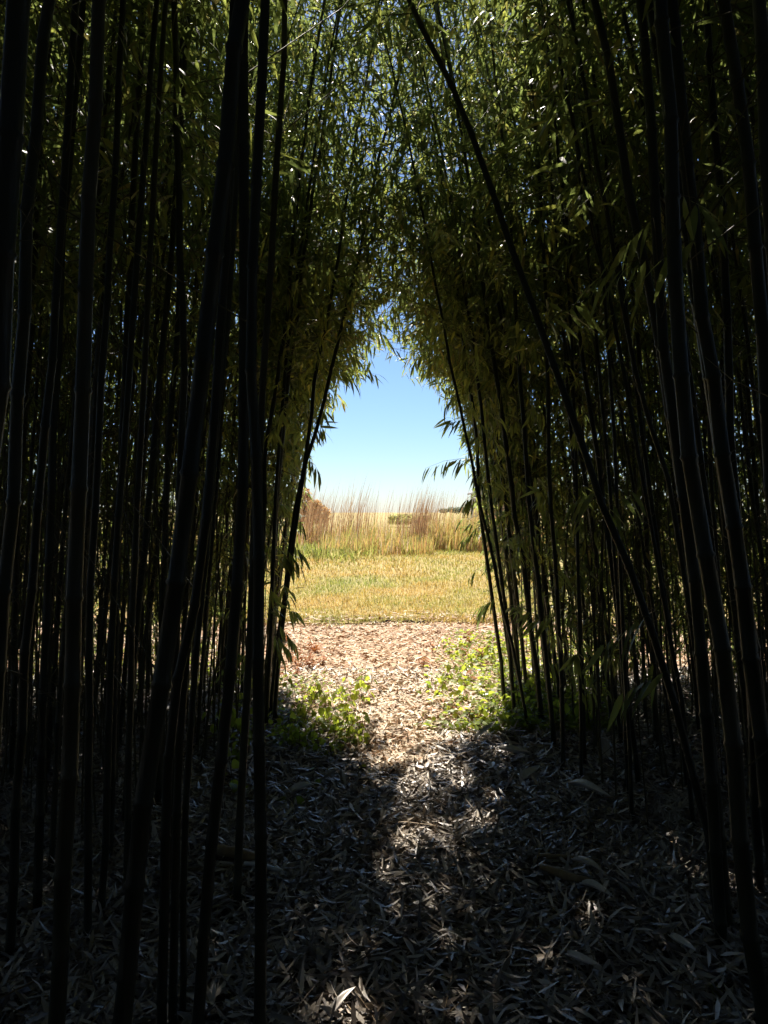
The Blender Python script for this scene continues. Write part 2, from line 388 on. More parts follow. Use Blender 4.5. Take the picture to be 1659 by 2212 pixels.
VT = [blades(9500, (-11, 11), (23.0, 30.5), (0.35, 1.35), (0.014, 0.026), field_z, 0.32, bias=(0.06, 0), clump=150),
      blades(3500, (-2.0, 1.5), (21.8, 26), (0.20, 0.7), (0.014, 0.026), field_z, 0.3),
      blades(2600, (1.4, 4.4), (23.2, 26.5), (0.6, 1.45), (0.012, 0.022), field_z, 0.16, bias=(0.05, 0), keep=patch(2.7, 24.8, 1.5, 1.6))]
o = link('tall_grass', mesh_tmpl('tall_grass', np.concatenate(VT), BL_F), M['tall']); o['kind'] = 'stuff'
VS = [blades(380, (-9, 9), (24.0, 29.0), (1.4, 2.5), (0.012, 0.018), field_z, 0.12, bias=(0.15, 0)),
      blades(950, (-11, 11), (24.0, 30.0), (1.3, 2.6), (0.012, 0.020), field_z, 0.14, bias=(0.12, 0), clump=70),
      blades(420, (0.9, 4.8), (23.6, 26.5), (1.3, 2.6), (0.012, 0.022), field_z, 0.12, bias=(0.24, 0), clump=9),
      blades(420, (-2.8, 1.8), (24.0, 27), (1.6, 3.0), (0.013, 0.022), field_z, 0.12, bias=(0.16, 0), clump=12)]
o = link('grass_stalks', mesh_tmpl('grass_stalks', np.concatenate(VS), BL_F), M['stalk']); o['kind'] = 'stuff'

# shrubs, far trees and the barn beyond the field
def leafy_blob(rng, c, rx, ry, rz, n, size):
    k = 9
    cc = np.array(c)+rng.normal(0, 1, (k, 3))*np.array([rx, ry, rz])*0.42
    i = rng.integers(0, k, n); u = nrm(rng.normal(0, 1, (n, 3)))*(rng.uniform(0.3, 1, (n, 1))**0.5)
    b = cc[i]+u*np.array([rx, ry, rz])*0.55
    b[:, 2] = np.maximum(b[:, 2], 0.4)
    return leaves(b, rng.normal(0, 1, (n, 3))+np.array([0, 0, -0.2]), rng.uniform(-1, 1, n), rng.uniform(0.6, 1.2, n)*size, rng.uniform(0.6, 1.2, n)*size*0.55, rng.normal(0, 0.1, n))
def tree(name, label, cat, x, y, h, w, mat, trunk_h, n, size, group=None, seed=1):
    rng = np.random.default_rng(seed)
    t = empty(name, (x, y, float(field_z(np.array(x), np.array(y)))-0.02)); tag(t, label, cat, group)
    parts = [(0, 0, 0), (0.04*w, 0, trunk_h*0.5), (0.02*w, 0.03*w, trunk_h), (0.0, 0.05*w, h*0.75)]
    r0 = 0.035*h
    link('trunk', tube('trunk', parts, np.array([r0, r0*0.8, r0*0.6, r0*0.2]), 6), M['bark'], t)
    V = leafy_blob(rng, (0, 0, trunk_h*0.6+(h-trunk_h*0.6)*0.52), w*0.5, w*0.5, (h-trunk_h*0.6)*0.45, n, size)
    c = link('crown', mesh_tmpl('crown', V, LEAF_F), mat, t); c['kind'] = 'stuff'
    return t
tree('russet_shrub', 'rounded russet shrub at the left end of the tall grass', 'shrub', -3.35, 31.5, 2.05, 1.05, M['shrub'], 0.7, 5000, 0.14, seed=3)
tree('green_shrub', 'low olive green shrub on the horizon behind the middle of the tall grass', 'shrub', 1.5, 60, 0.95, 3.0, M['gshrub'], 0.25, 3500, 0.22, seed=4)
for i, (px, hh, lab) in enumerate([(962, 2.8, 'lowest dark tree on the far horizon, right of the tall grass'), (985, 3.4, 'dark rounded tree on the far horizon, middle of the row at right'),
                                   (1008, 4.2, 'tallest dark tree on the far horizon, next to the grey barn')]):
    tree('far_tree', lab, 'tree', (px-829.5)/1598*330, 330, hh, 6.5, M['fartree'], 1.6, 900, 0.7, group='dark trees along the far horizon', seed=20+i)
tree('yellow_shrub', 'yellow green shrub in front of the grey barn beyond the field', 'shrub', 8.6, 62, 2.2, 2.2, M['gshrub'], 0.5, 2600, 0.22, seed=9)

def box_me(name, lo, hi):
    x0, y0, z0 = lo; x1, y1, z1 = hi
    v = [(x0, y0, z0), (x1, y0, z0), (x1, y1, z0), (x0, y1, z0), (x0, y0, z1), (x1, y0, z1), (x1, y1, z1), (x0, y1, z1)]
    f = [(3, 2, 1, 0), (4, 5, 6, 7), (0, 1, 5, 4), (1, 2, 6, 5), (2, 3, 7, 6), (3, 0, 4, 7)]
    me = bpy.data.meshes.new(name); me.from_pydata(v, [], f); me.update()
    return me
barn = empty('barn', (9.95, 76, 0.3)); tag(barn, 'pale grey barn far beyond the field, half hidden behind the right-hand bamboo', 'barn')
v = [(0, 0, 0), (5.6, 0, 0), (5.6, 9, 0), (0, 9, 0), (0, 0, 3.5), (5.6, 0, 3.5), (5.6, 9, 3.5), (0, 9, 3.5), (2.8, 0, 5.9), (2.8, 9, 5.9)]
me = bpy.data.meshes.new('wall'); me.from_pydata(v, [], [(0, 1, 5, 8, 4), (1, 2, 6, 5), (2, 3, 7, 9, 6), (3, 0, 4, 7)]); me.update()
link('wall', me, M['barn_wall'], barn)
v = []
for (x, z) in ((-0.35, 3.25), (2.8, 5.93), (5.95, 3.25), (5.95, 3.42), (2.8, 6.12), (-0.35, 3.42)):
    v += [(x, 9.3, z), (x, -0.3, z)]
me = bpy.data.meshes.new('roof'); me.from_pydata(v, [], [(0, 1, 3, 2), (2, 3, 5, 4), (4, 5, 7, 6), (6, 7, 9, 8), (8, 9, 11, 10), (10, 11, 1, 0), (0, 2, 4, 6, 8, 10), (1, 11, 9, 7, 5, 3)]); me.update()
link('roof', me, M['barn_roof'], barn)
link('door', box_me('door', (1.7, -0.06, 0), (3.9, 0.04, 2.8)), M['barn_door'], barn)

# ------------------------------------------------------------------ bamboo
def crown(path, z0, H, rng, bl=0.85, step=0.28, tufts=6, per=5, toward=None, Lr=(0.10, 0.16)):
    """leaf and branch arrays of one cane; path(z)->xyz"""
    zs = np.arange(z0, H*0.985, step); m = len(zs)
    if m < 1: return np.zeros((0, 6, 3)), np.zeros((0, 6, 3))
    zs = zs + rng.uniform(-0.05, 0.05, m)
    b = path(zs)
    az0 = rng.uniform(0, 2*math.pi) + np.arange(m)*math.pi + rng.normal(0, 0.5, m)
    B = np.repeat(b, 2, 0); az = np.repeat(az0, 2) + np.tile([-0.45, 0.45], m) + rng.normal(0, 0.25, 2*m)
    f = np.repeat((zs-z0)/max(H-z0, 0.1), 2)
    ln = bl*(0.55+0.6*rng.random(2*m))*np.clip(1.15-0.85*f**2, 0.25, 1)*np.clip(0.65+f*3, 0.65, 1)
    el = np.radians(rng.normal(32, 13, 2*m)) + 0.4*f
    d = np.stack([np.cos(az)*np.cos(el), np.sin(az)*np.cos(el), np.sin(el)], -1)
    if toward is not None: d = nrm(d + np.array(toward)*0.5)
    if toward is not None:
        e = 12; ze = rng.uniform(max(z0, 2.5), 4.5, e); ae = np.arctan2(0.0, toward[0]) + rng.normal(0, 0.5, e)
        ee = np.radians(rng.normal(30, 10, e))
        B = np.concatenate([B, path(ze)]); d = np.concatenate([d, np.stack([np.cos(ae)*np.cos(ee), np.sin(ae)*np.cos(ee), np.sin(ee)], -1)])
        ln = np.concatenate([ln, rng.uniform(0.7, 1.25, e)]); m = len(B)/2
    M2 = len(B)
    def q(t): return B + d*(ln*t)[:, None] - np.array([0, 0, 1.0])*(0.42*ln*t*t)[:, None]
    q1, q2 = q(np.full(M2, 0.5)), q(np.ones(M2))
    tw = np.concatenate([segs(B, q1, 0.0035, 0.0026), segs(q1, q2, 0.0026, 0.0010)])
    T, Bd = [], []
    for k in range(tufts):
        t = np.clip((k+1)/tufts - rng.uniform(0, 0.12, M2), 0.08, 1)
        T.append(q(t) + rng.normal(0, 1, (M2, 3))*(np.array([0.13, 0.13, 0.06])*(0.3+t[:, None]))); Bd.append(d)
    T = np.concatenate(T); Bd = np.concatenate(Bd)
    P = np.repeat(T, per, 0); D = np.repeat(Bd, per, 0); n = len(P)
    tuft_dir = np.repeat(rng.normal(0, 0.35, (len(T), 3)), per, 0)
    a = rng.uniform(0, 2*math.pi, n)
    dl = D*0.35 + tuft_dir + np.stack([np.cos(a)*0.5, np.sin(a)*0.5, -rng.uniform(0.25, 1.3, n)], -1)
    P = P + rng.normal(0, 0.03, (n, 3))
    V = leaves(P, dl, rng.normal(0, 0.6, n), rng.uniform(*Lr, n), rng.uniform(0.015, 0.024, n), rng.uniform(0.0, 0.25, n))
    out = (np.abs(P[:, 0]) > 0.58*P[:, 1]+0.7) | (P[:, 2] > EYE+0.76*P[:, 1]+0.8)
    drop = out & (rng.random(n) < 0.68) | ((np.abs(P[:, 0]-0.03) < 1.0) & (P[:, 2] > 4.2) & (rng.random(n) < 0.6))
    big = out & ~drop
    V[big] = V[big, :1]+(V[big]-V[big, :1])*1.75
    V = V[~drop]
    tip = V[:, 5]; mid = (V[:, 3]+V[:, 4])/2
    keep = ~in_way(V[:, 0]) & ~in_way(mid, -0.03) & ~in_way(tip, -0.10)
    keep &= ~in_gap(mid) & ~in_gap(V[:, 0]) & ~in_gap(tip)
    kt = ~in_way(tw[:, 3]) & ~in_way(tw[:, 0])
    return V[keep], tw[kt]

TRIS = 0
def bamboo(pts, r0, H, label, group, seed, z0=3.4, bl=0.85, step=0.28, tufts=6, per=5, bare=5, curl=0.0, sides=8, toward=None, single=False):
    """pts: world points from low to high; the cane is carried on down to the ground and up to H"""
    rng = np.random.default_rng(seed)
    P = [np.array(p, float) for p in pts]
    if P[0][2] > 0:
        d = P[0]-P[1]; d = d/max(-d[2], 1e-3) if d[2] < -1e-3 else np.array([0, 0, -1.0])
        d = np.clip(d, [-0.35, -0.2, -1], [0.35, 0.2, -1])
        P.insert(0, P[0]+d*(P[0][2]+0.02))
    top = P[-1]; t = P[-1]-P[-2]; t = t/t[2]; t = np.clip(t, [-0.4, -0.3, 1], [0.4, 0.3, 1])
    z = top[2]
    while z < H:
        s = min(0.5, H-z+0.01); t = t + np.array([curl*s, 0.012*s, 0]); top = top+t*s; z = top[2]; P.append(top)
    P = np.array(P); o = np.argsort(P[:, 2]); P = P[o]
    base = P[0].copy()
    def path(zz): return np.stack([np.interp(zz, P[:, 2], P[:, 0]), np.interp(zz, P[:, 2], P[:, 1]), zz], -1)
    root = empty('bamboo_cane', base); tag(root, label, 'bamboo cane', group)
    # nodes: a slight swelling every quarter metre or so, the cane a touch crooked at each
    nz, zz = [], base[2]+0.08+0.1*rng.random()
    while zz < H: nz.append(zz); zz += rng.uniform(0.21, 0.30)
    Z, K = [base[2]], [1.0]
    for zn in nz: Z += [zn-0.010, zn, zn+0.010]; K += [0.97, 1.19, 1.0]
    Z.append(H); K.append(0.6)
    Z = np.array(Z); K = np.array(K)
    rr = r0*np.clip(1-0.82*((Z-base[2])/H)**1.5, 0.12, 1)*K
    Q = path(Z); jit = rng.normal(0, r0*0.16, (len(nz)+2, 2)); idx = np.concatenate([[0], np.repeat(np.arange(1, len(nz)+1), 3), [len(nz)+1]])
    Q[:, :2] += jit[idx]
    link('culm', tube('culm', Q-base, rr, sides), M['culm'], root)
    V, tw = crown(path, z0, H, rng, bl, step, tufts, per, toward)
    # bare dead side twigs below the leaves
    if bare:
        bz = rng.uniform(0.5, max(0.8, z0), bare); b = path(bz); a = rng.uniform(0, 2*math.pi, bare)
        L = rng.uniform(0.25, 1.25 if single else 0.8, bare); e = np.radians(rng.uniform(15, 60, bare))
        d = np.stack([np.cos(a)*np.cos(e), np.sin(a)*np.cos(e), np.sin(e)], -1)
        m = b+d*(L*0.55)[:, None]; q = m+nrm(d+rng.normal(0, 0.18, d.shape))*(L*0.5)[:, None]
        side = nrm(d+rng.normal(0, 0.6, d.shape)); q2 = m+side*(L*0.35)[:, None]
        tws = [np.stack([segs(b[i], m[i], 0.0028, 0.0020)[0], segs(m[i], q[i], 0.0020, 0.0009)[0], segs(m[i], q2[i], 0.0014, 0.0007)[0]]) for i in range(bare) if not in_way(np.stack([q[i], q2[i]]), 0.02).any()]
        if single:
            for tv in tws: link('branch', mesh_tmpl('branch', tv-base, TUBE3), M['twig'], root)
        elif tws: tw = np.concatenate([tw]+tws)
    if len(tw):
        b = link('branches', mesh_tmpl('branches', tw-base, TUBE3), M['twig'], root); b['kind'] = 'stuff'
    if len(V):
        f = link('foliage', mesh_tmpl('foliage', V-base, LEAF_F), M['leaf'], root); f['kind'] = 'stuff'
    root['_n'] = len(V)
    return root, path

def traced(Y, w, pix, dY=0.0):
    """pixel polyline (low to high) -> world points at distance Y (leaning dY metres per metre up)"""
    out = []
    for (x, y) in pix:
        Yk = Y
        for _ in range(3):
            z = EYE-(y-1106)/1598*Yk; Yk = Y+dY*z
        out.append(at(x, y, Yk))
    return out, w*Y/1598/2

# canes that can be told apart in the photograph
GL, GR = 'tall bamboo canes left of the opening', 'tall bamboo canes right of the opening'
GA, GB = 'slender bamboo canes at the left edge of the opening', 'slender bamboo canes at the right edge of the opening'
TR = [
 ('thickest black cane on the left, leaning right from the bottom edge', GL, 1.9, 42, [(262, 2212), (322, 1658), (355, 1430), (400, 1106), (457, 553), (523, 0)], {}),
 ('straight black cane standing alone in front of the leaf litter, nearest left of the opening', GL, 2.1, 27, [(565, 2212), (556, 1380), (552, 1106), (545, 700), (553, 300), (572, 0)], {}),
 ('dark cane leaning across behind the straight front cane and merging with it above', GL, 2.2, 26, [(427, 2212), (446, 1933), (475, 1658), (497, 1480), (521, 1106), (529, 903), (530, 553), (530, 250), (526, 0)], {}),
 ('dark cane reaching up just right of the straight front cane in the upper picture', GL, 3.0, 17.5, [(525, 1658), (550, 1150), (571, 765), (587, 550), (594, 400), (610, 175), (614, 0)], {}),
 ('dark cane leaning slightly left between two thick left canes, from the top edge down', GL, 3.1, 18, [(372, 1700), (388, 1106), (395, 903), (394, 778), (391, 550), (386, 400), (378, 175), (376, 0)], {}),
 ('broad upright black cane a fifth of the way in from the left edge', GL, 1.95, 36, [(122, 2212), (138, 1908), (149, 1658), (159, 1355), (172, 1078), (181, 828), (190, 550), (203, 250), (215, 0)], {}),
 ('blackest cane in the top left corner, running out of the left edge', GL, 1.35, 58, [(-130, 2212), (-25, 978), (0, 728), (12, 550), (24, 375), (35, 0)], {}),
 ('dark cane along the left edge, second in from the top left corner', GL, 2.05, 30, [(-22, 1700), (20, 1106), (50, 650), (58, 550), (65, 450), (78, 325), (90, 175), (104, 0)], {}),
 ('leftmost of three slim canes standing close beside the thickest left cane', GL, 2.2, 22, [(350, 2212), (359, 1658), (388, 1460), (420, 1330), (447, 1106), (468, 850), (485, 553), (498, 200), (503, 0)], {}),
 ('middle of three slim canes standing close beside the thickest left cane', GL, 2.25, 19, [(372, 2212), (383, 1658), (403, 1430), (432, 1200), (462, 950), (480, 700), (494, 400)], {}),
 ('rightmost and thinnest of three slim canes beside the thickest left cane', GL, 2.3, 15, [(392, 2212), (404, 1658), (425, 1400), (448, 1150), (475, 850), (500, 600), (515, 300)], {}),
 ('slim cane left of the broad upright left cane, leaning right', GL, 2.6, 20, [(28, 1900), (55, 1400), (83, 1106), (110, 800), (132, 500), (150, 200)], {}),
 ('slim cane just right of the broad upright left cane', GL, 2.7, 17, [(190, 1900), (193, 1400), (205, 1106), (222, 800), (240, 500), (255, 200)], {}),
 ('slim cane half way between the broad upright cane and the thickest left cane', GL, 2.9, 16, [(225, 1900), (240, 1400), (258, 1106), (278, 800), (300, 500), (322, 200)], {}),
 ('dark slim cane hard against the left side of the thickest left cane', GL, 3.0, 15, [(272, 1900), (282, 1400), (296, 1106), (312, 800), (326, 500), (345, 200)], {}),
 ('slender cane curving from the vine clump over the left edge of the opening', GA, 5.7, 9.5, [(582, 1560), (597, 1400), (618, 1255), (636, 1106), (644, 1078), (662, 978), (674, 890), (682, 803), (702, 715), (729, 565), (742, 475), (752, 400)], dict(z0=2.2, toward=(0.6, 0.3, 0))),
 ('slender cane crossing its neighbour, farthest right on the left of the opening', GA, 5.6, 9.5, [(592, 1560), (612, 1330), (650, 1060), (663, 985), (677, 953), (692, 903), (707, 828), (732, 740), (747, 665), (775, 560), (790, 480)], dict(z0=2.3, toward=(0.6, 0.3, 0))),
 ('slender dark cane second in from the left edge of the opening, nearly straight', GA, 5.5, 10, [(570, 1570), (580, 1430), (597, 1078), (607, 978), (617, 878), (629, 753), (644, 678), (651, 578), (664, 500), (677, 400), (692, 325), (715, 150)], dict(z0=2.4)),
 ('slender dark cane third in from the left edge of the opening, leaning right', GA, 5.3, 11, [(560, 1590), (569, 1106), (572, 965), (587, 890), (599, 828), (620, 690), (629, 553), (645, 400), (662, 250)], dict(z0=2.6)),
 ('slender cane at the left of the opening just behind the straight front cane', GA, 5.4, 9, [(575, 1580), (584, 1400), (592, 1150), (606, 900), (626, 700), (655, 500), (690, 250)], dict(z0=2.2)),
 ('long cane leaning far left across the right-hand bamboo', GR, 2.75, 18, [(1551, 2010), (1531, 1783), (1501, 1683), (1481, 1606), (1461, 1530), (1439, 1455), (1414, 1380), (1384, 1293), (1349, 1206), (1314, 1131), (1276, 1003), (1244, 915), (1209, 815), (1179, 735), (1142, 635), (1112, 553), (1079, 457), (1044, 357), (1009, 262), (979, 195), (947, 130), (917, 75)], dict(dY=0.10)),
 ('slender cane leaning left at the right edge of the opening, farthest left at its top', GB, 5.4, 7.5, [(1142, 1580), (1132, 1518), (1122, 1468), (1107, 1393), (1089, 1331), (1074, 1256), (1059, 1163), (1039, 1118), (1019, 998), (1004, 928), (984, 840), (969, 770), (957, 693), (942, 623), (929, 553), (915, 470)], dict(z0=2.2, toward=(-0.6, 0.3, 0))),
 ('slender cane with its foot in the bright vines at the right edge of the opening', GB, 6.1, 8.5, [(1090, 1520), (1082, 1431), (1072, 1356), (1062, 1281), (1049, 1193), (1038, 1118), (1029, 928), (1022, 878), (1009, 815), (1002, 753), (985, 600)], dict(z0=2.1, toward=(-0.5, 0.3, 0))),
 ('slender cane second from the opening on its right side, bowed to the left', GB, 5.7, 8.5, [(1113, 1555), (1107, 1468), (1097, 1356), (1084, 1256), (1076, 1188), (1064, 1113), (1049, 978), (1042, 890), (1032, 828), (1022, 733), (1010, 665), (985, 500)], dict(z0=2.2)),
 ('stoutest of the slender canes at the right edge of the opening', GB, 5.5, 12, [(1172, 1570), (1164, 1480), (1154, 1406), (1144, 1331), (1134, 1256), (1127, 1180), (1112, 1118), (1102, 1028), (1092, 953), (1082, 878), (1069, 803), (1059, 728), (1047, 628), (1036, 553), (1018, 420)], dict(z0=2.4)),
 ('upright slender cane right of the stoutest one beside the opening', GB, 5.0, 11, [(1199, 1618), (1187, 1506), (1177, 1393), (1167, 1306), (1157, 1206), (1147, 1118), (1137, 1003), (1132, 928), (1124, 803), (1117, 728), (1112, 653), (1104, 500)], dict(z0=2.6)),
 ('straightest slender cane right of the opening, its foot nearest the camera', GB, 4.6, 10, [(1216, 1660), (1213, 1480), (1207, 1356), (1200, 1230), (1190, 1118), (1184, 978), (1183, 878), (1182, 778), (1178, 600)], dict(z0=2.8)),
 ('thin cane standing by itself at the right, with a pale lit edge at its foot', GB, 4.4, 7.5, [(1256, 1690), (1254, 1500), (1250, 1250), (1243, 1000), (1236, 750)], dict(z0=2.8)),
 ('thick black cane of the right-hand clump, its lit left edge drawn from top to bottom', GR, 2.65, 26, [(1560, 2060), (1545, 1800), (1530, 1600), (1515, 1420), (1500, 1256), (1483, 1130), (1472, 1050), (1460, 950), (1445, 840), (1430, 740), (1420, 553), (1412, 350), (1400, 175), (1385, 0)], {}),
 ('thickest cane of the right-hand clump, just inside its neighbour with the lit edge', GR, 2.2, 36, [(1650, 2212), (1620, 2000), (1590, 1650), (1575, 1500), (1556, 1356), (1538, 1256), (1505, 1078), (1488, 950), (1472, 840), (1462, 740), (1455, 400), (1445, 200), (1430, 0)], {}),
 ('dark cane leaning left in the right-hand clump, crossing the clump near the top', GR, 2.6, 34, [(1680, 1950), (1655, 1700), (1640, 1560), (1620, 1406), (1600, 1256), (1580, 1090), (1563, 978), (1552, 878), (1535, 778), (1520, 678), (1538, 425)][:10]+[(1500, 500), (1475, 250), (1450, 0)], {}),
 ('black cane second in from the right edge, upright near the top', GR, 2.5, 32, [(1710, 1600), (1670, 1100), (1655, 900), (1645, 700), (1630, 500), (1616, 375), (1602, 225), (1570, 75), (1562, 0)], {}),
 ('black cane filling the top right corner', GR, 2.0, 34, [(1745, 1500), (1700, 1000), (1672, 600), (1655, 300), (1640, 0)], {}),
 ('dark cane sloping left across the top right, joining the thick black cane below', GR, 2.75, 23, [(1580, 2060), (1545, 1700), (1510, 1350), (1478, 1100), (1450, 900), (1425, 740), (1389, 537), (1369, 450), (1354, 350), (1344, 287), (1326, 200), (1311, 125), (1294, 37)], {}),
 ('slim dark cane sloping left half way between the long leaning cane and the right-hand clump', GR, 3.4, 12, [(1560, 1858), (1530, 1600), (1480, 1250), (1439, 1015), (1419, 965), (1394, 878), (1369, 778), (1349, 678), (1329, 565), (1309, 450), (1294, 375), (1269, 225)], {}),
 ('thin dark cane sloping left beside the slim one, left of the right-hand clump', GR, 3.7, 10, [(1500, 1790), (1470, 1500), (1400, 1100), (1340, 760), (1326, 678), (1311, 603), (1281, 500), (1269, 425), (1249, 325)], {}),
]
CANES = []
for i, (lab, grp, Yd, w, pix, kw) in enumerate(TR):
    kw = dict(kw); dY = kw.pop('dY', 0.0)
    pts, r = traced(Yd, w, pix, dY)
    near = Yd < 4
    H = 7.2+1.2*random.random() if near else 6.6+1.6*random.random()
    sgn = 1 if pts[0][0] < 0 else -1
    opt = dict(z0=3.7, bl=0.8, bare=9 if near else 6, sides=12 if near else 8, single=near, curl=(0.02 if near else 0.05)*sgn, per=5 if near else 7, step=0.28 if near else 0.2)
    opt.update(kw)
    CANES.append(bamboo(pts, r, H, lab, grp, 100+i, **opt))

# the rest of the stand
ZONES = {
 'Lf': [(150, 'thin leafy field-side cane seen left of the broad upright left cane'), (345, 'thin leafy field-side cane seen between the broad upright and thickest left canes'),
        (540, 'thin leafy field-side cane seen between the thickest and the straight front canes'), (9999, 'thin leafy field-side cane just left of the slender canes framing the opening')],
 'Rf': [(1120, 'thin leafy field-side cane just right of the slender canes framing the opening'), (1260, 'thin leafy field-side cane seen behind the foot of the thin single cane'),
        (1440, 'thin leafy field-side cane seen under the long leaning cane at right'), (9999, 'thin leafy field-side cane seen through the thick right-hand clump')],
 'Lm': [(60, 'thin dark inner cane crowded along the left edge'), (250, 'thin dark inner cane standing around the broad upright left cane'),
        (9999, 'thin dark inner cane standing behind the thickest left cane')],
 'Rm': [(1400, 'thin dark inner cane standing left of the long leaning cane at right'), (1600, 'thin dark inner cane standing behind the thick right-hand clump'),
        (9999, 'thin dark inner cane crowded along the right edge')],
}
rg = np.random.default_rng(42)
placed = [np.array(r.location[:2]) for r, _ in CANES]
def try_place(xr, yr, n, dmin, side, zone, opts, tries=4000, lean=None):
    lean_ = lean
    made = 0
    for _ in range(tries):
        if made >= n: break
        y = rg.uniform(*yr); x = side*rg.uniform(*xr)
        if abs(x) > 0.52*y+1.3: continue
        p = np.array([x, y])
        if min(np.linalg.norm(p-q) for q in placed) < dmin: continue
        H = rg.uniform(5.8, 8.4)
        lean = -side*rg.uniform(0.01, lean_ or (0.10 if side < 0 else 0.15))
        ly_ = rg.normal(0.0, 0.03)+(0.02 if y > 5.5 else 0)
        pts = [np.array([x+lean*z+0.010*lean/abs(lean)*z*z*rg.uniform(0.2, 1.0), y+ly_*z, z]) for z in (0, 0.9, 1.8, 2.7, 3.6)]
        arr = np.array(pts); zz = np.linspace(0, 3.4, 24)
        chk = np.stack([np.interp(zz, arr[:, 2], arr[:, 0]), np.interp(zz, arr[:, 2], arr[:, 1]), zz], -1)
        if in_way(chk, 0.04).any(): continue
        placed.append(p); made += 1
        zx = 829.5+(x+lean*1.2)/y*1598
        lab = next(l for lim, l in ZONES[zone] if zx < lim); grp = lab.replace('cane', 'canes', 1)
        bamboo(pts, rg.uniform(0.011, 0.021), H, lab, grp, 1000+len(placed), sides=5, curl=lean*0.06, **opts())
for side, a, b in ((-1, 'Lf', 'Lm'), (1, 'Rf', 'Rm')):
    try_place((0.75, 1.6), (6.3, 7.5), 18, 0.14, side, a, lambda: dict(z0=rg.uniform(1.0, 2.0), bl=rg.uniform(0.8, 1.1), bare=4, step=0.22, per=6, toward=(-side*0.8, 0.1, 0)), lean=0.16)
    try_place((1.0, 4.9), (6.5, 7.5), 38, 0.16, side, a, lambda: dict(z0=rg.uniform(0.15, 0.9), bl=rg.uniform(0.75, 1.0), bare=4, step=0.235, per=5))
    try_place((1.2, 4.6), (5.0, 6.6), 30, 0.20, side, a, lambda: dict(z0=rg.uniform(0.4, 1.8) if side > 0 else rg.uniform(0.8, 2.4), bl=rg.uniform(0.7, 1.0), bare=5, step=0.27, per=5))
    try_place((1.15, 4.0), (2.6, 5.0), 44, 0.17, side, b, lambda: dict(z0=rg.uniform(2.3, 3.3), bl=rg.uniform(0.8, 1.05), bare=14, tufts=5, per=5))

# the finest stems and dead side twigs between the canes, past counting
def understory(n, seed):
    rng = np.random.default_rng(seed); out = []
    y = rng.uniform(3.6, 7.4, n); x = rng.choice([-1, -1, 1], n)*rng.uniform(1.0, 4.6, n)
    k = np.abs(x) < 0.55*y+0.8; x, y = x[k], y[k]; n = len(x)
    h = rng.uniform(1.6, 4.8, n); r = rng.uniform(0.003, 0.009, n)
    lean = np.stack([-np.sign(x)*rng.uniform(-0.06, 0.10, n)*rng.choice([1, 1, 2.6], n), rng.normal(0, 0.05, n)], -1)
    p = np.stack([x, y, np.zeros(n)-0.02], -1)
    for j in range(6):
        q = p+np.concatenate([lean*(h/6)[:, None]*(0.6+0.14*j)+rng.normal(0, 0.006, (n, 2)), (h/6)[:, None]], -1)
        ok = ~in_way(q, 0.03)&~in_way(p, 0.03)
        out.append(segs(p, q, r*(1-0.13*j), r*(1-0.13*(j+1)))[ok])
        for _ in range(2):
            a = rng.uniform(0, 6.28, n); e = rng.uniform(0.2, 1.0, n); L = rng.uniform(0.15, 0.55, n)
            t = p+(q-p)*rng.random((n, 1)); d = np.stack([np.cos(a)*np.cos(e), np.sin(a)*np.cos(e), np.sin(e)], -1)*L[:, None]
            m = t+d*0.6; e2 = m+d*0.5+rng.normal(0, 0.04, (n, 3))
            ok = ~in_way(e2, 0.03)
            out.append(segs(t, m, 0.0022, 0.0016)[ok]); out.append(segs(m, e2, 0.0016, 0.0007)[ok])
        p = q
    return np.concatenate(out)
o = link('thin_stems', mesh_tmpl('thin_stems', understory(620, 8), TUBE3), M['twig']); o['kind'] = 'stuff'

# the unseen depth of the grove behind, above and beside; oversized opaque leaves block light
def mass(n, seed):
    rng = np.random.default_rng(seed)
    boxes = [((-8, 8), (-5.5, 2.2), (3.6, 7.6), 0.30), ((-9, -4.6), (-3, 7.2), (0.4, 7.6), 0.12), ((4.6, 9), (-3, 7.2), (0.4, 7.6), 0.12), ((-8, 8), (-6.5, -3.0), (0.05, 6.5), 0.34),
             ((-6, 6), (2.2, 4.0), (5.4, 8.0), 0.08)]
    out = []
    for (bx, by, bz, f) in boxes:
        k = int(n*f)
        b = np.stack([rng.uniform(*bx, k), rng.uniform(*by, k), rng.uniform(*bz, k)], -1)
        a = rng.uniform(0, 2*math.pi, k)
        d = np.stack([np.cos(a)*0.7, np.sin(a)*0.7, -rng.uniform(0.2, 1.0, k)], -1)
        out.append(leaves(b, d, rng.normal(0, 0.6, k), rng.uniform(0.37, 0.53, k), rng.uniform(0.10, 0.14, k), rng.uniform(0, 0.25, k)))
    V = np.concatenate(out)
    return V[~in_gap((V[:, 3]+V[:, 4])/2) & ~in_gap(V[:, 5]) & ~in_gap(V[:, 0]) & ~in_gap((V[:, 1]+V[:, 2])/2)]
o = link('unseen_shade_canopy', mesh_tmpl('unseen_shade_canopy', mass(46000, 5), LEAF_F), M['leaf_dense']); o['kind'] = 'stuff'
cx = np.stack([RNG.uniform(-8, 8, 260), RNG.uniform(-6.5, 1.0, 260), np.zeros(260)], -1)
cx = cx[~((np.abs(cx[:, 0]) < 1.1) & (cx[:, 1] > -3))]
o = link('bamboo_thicket', mesh_tmpl('bamboo_thicket', segs(cx, cx+np.array([0, 0, 7.0])+RNG.normal(0, 0.35, cx.shape)*np.array([1, 1, 0]), 0.022, 0.008), TUBE3), M['culm']); o['kind'] = 'stuff'

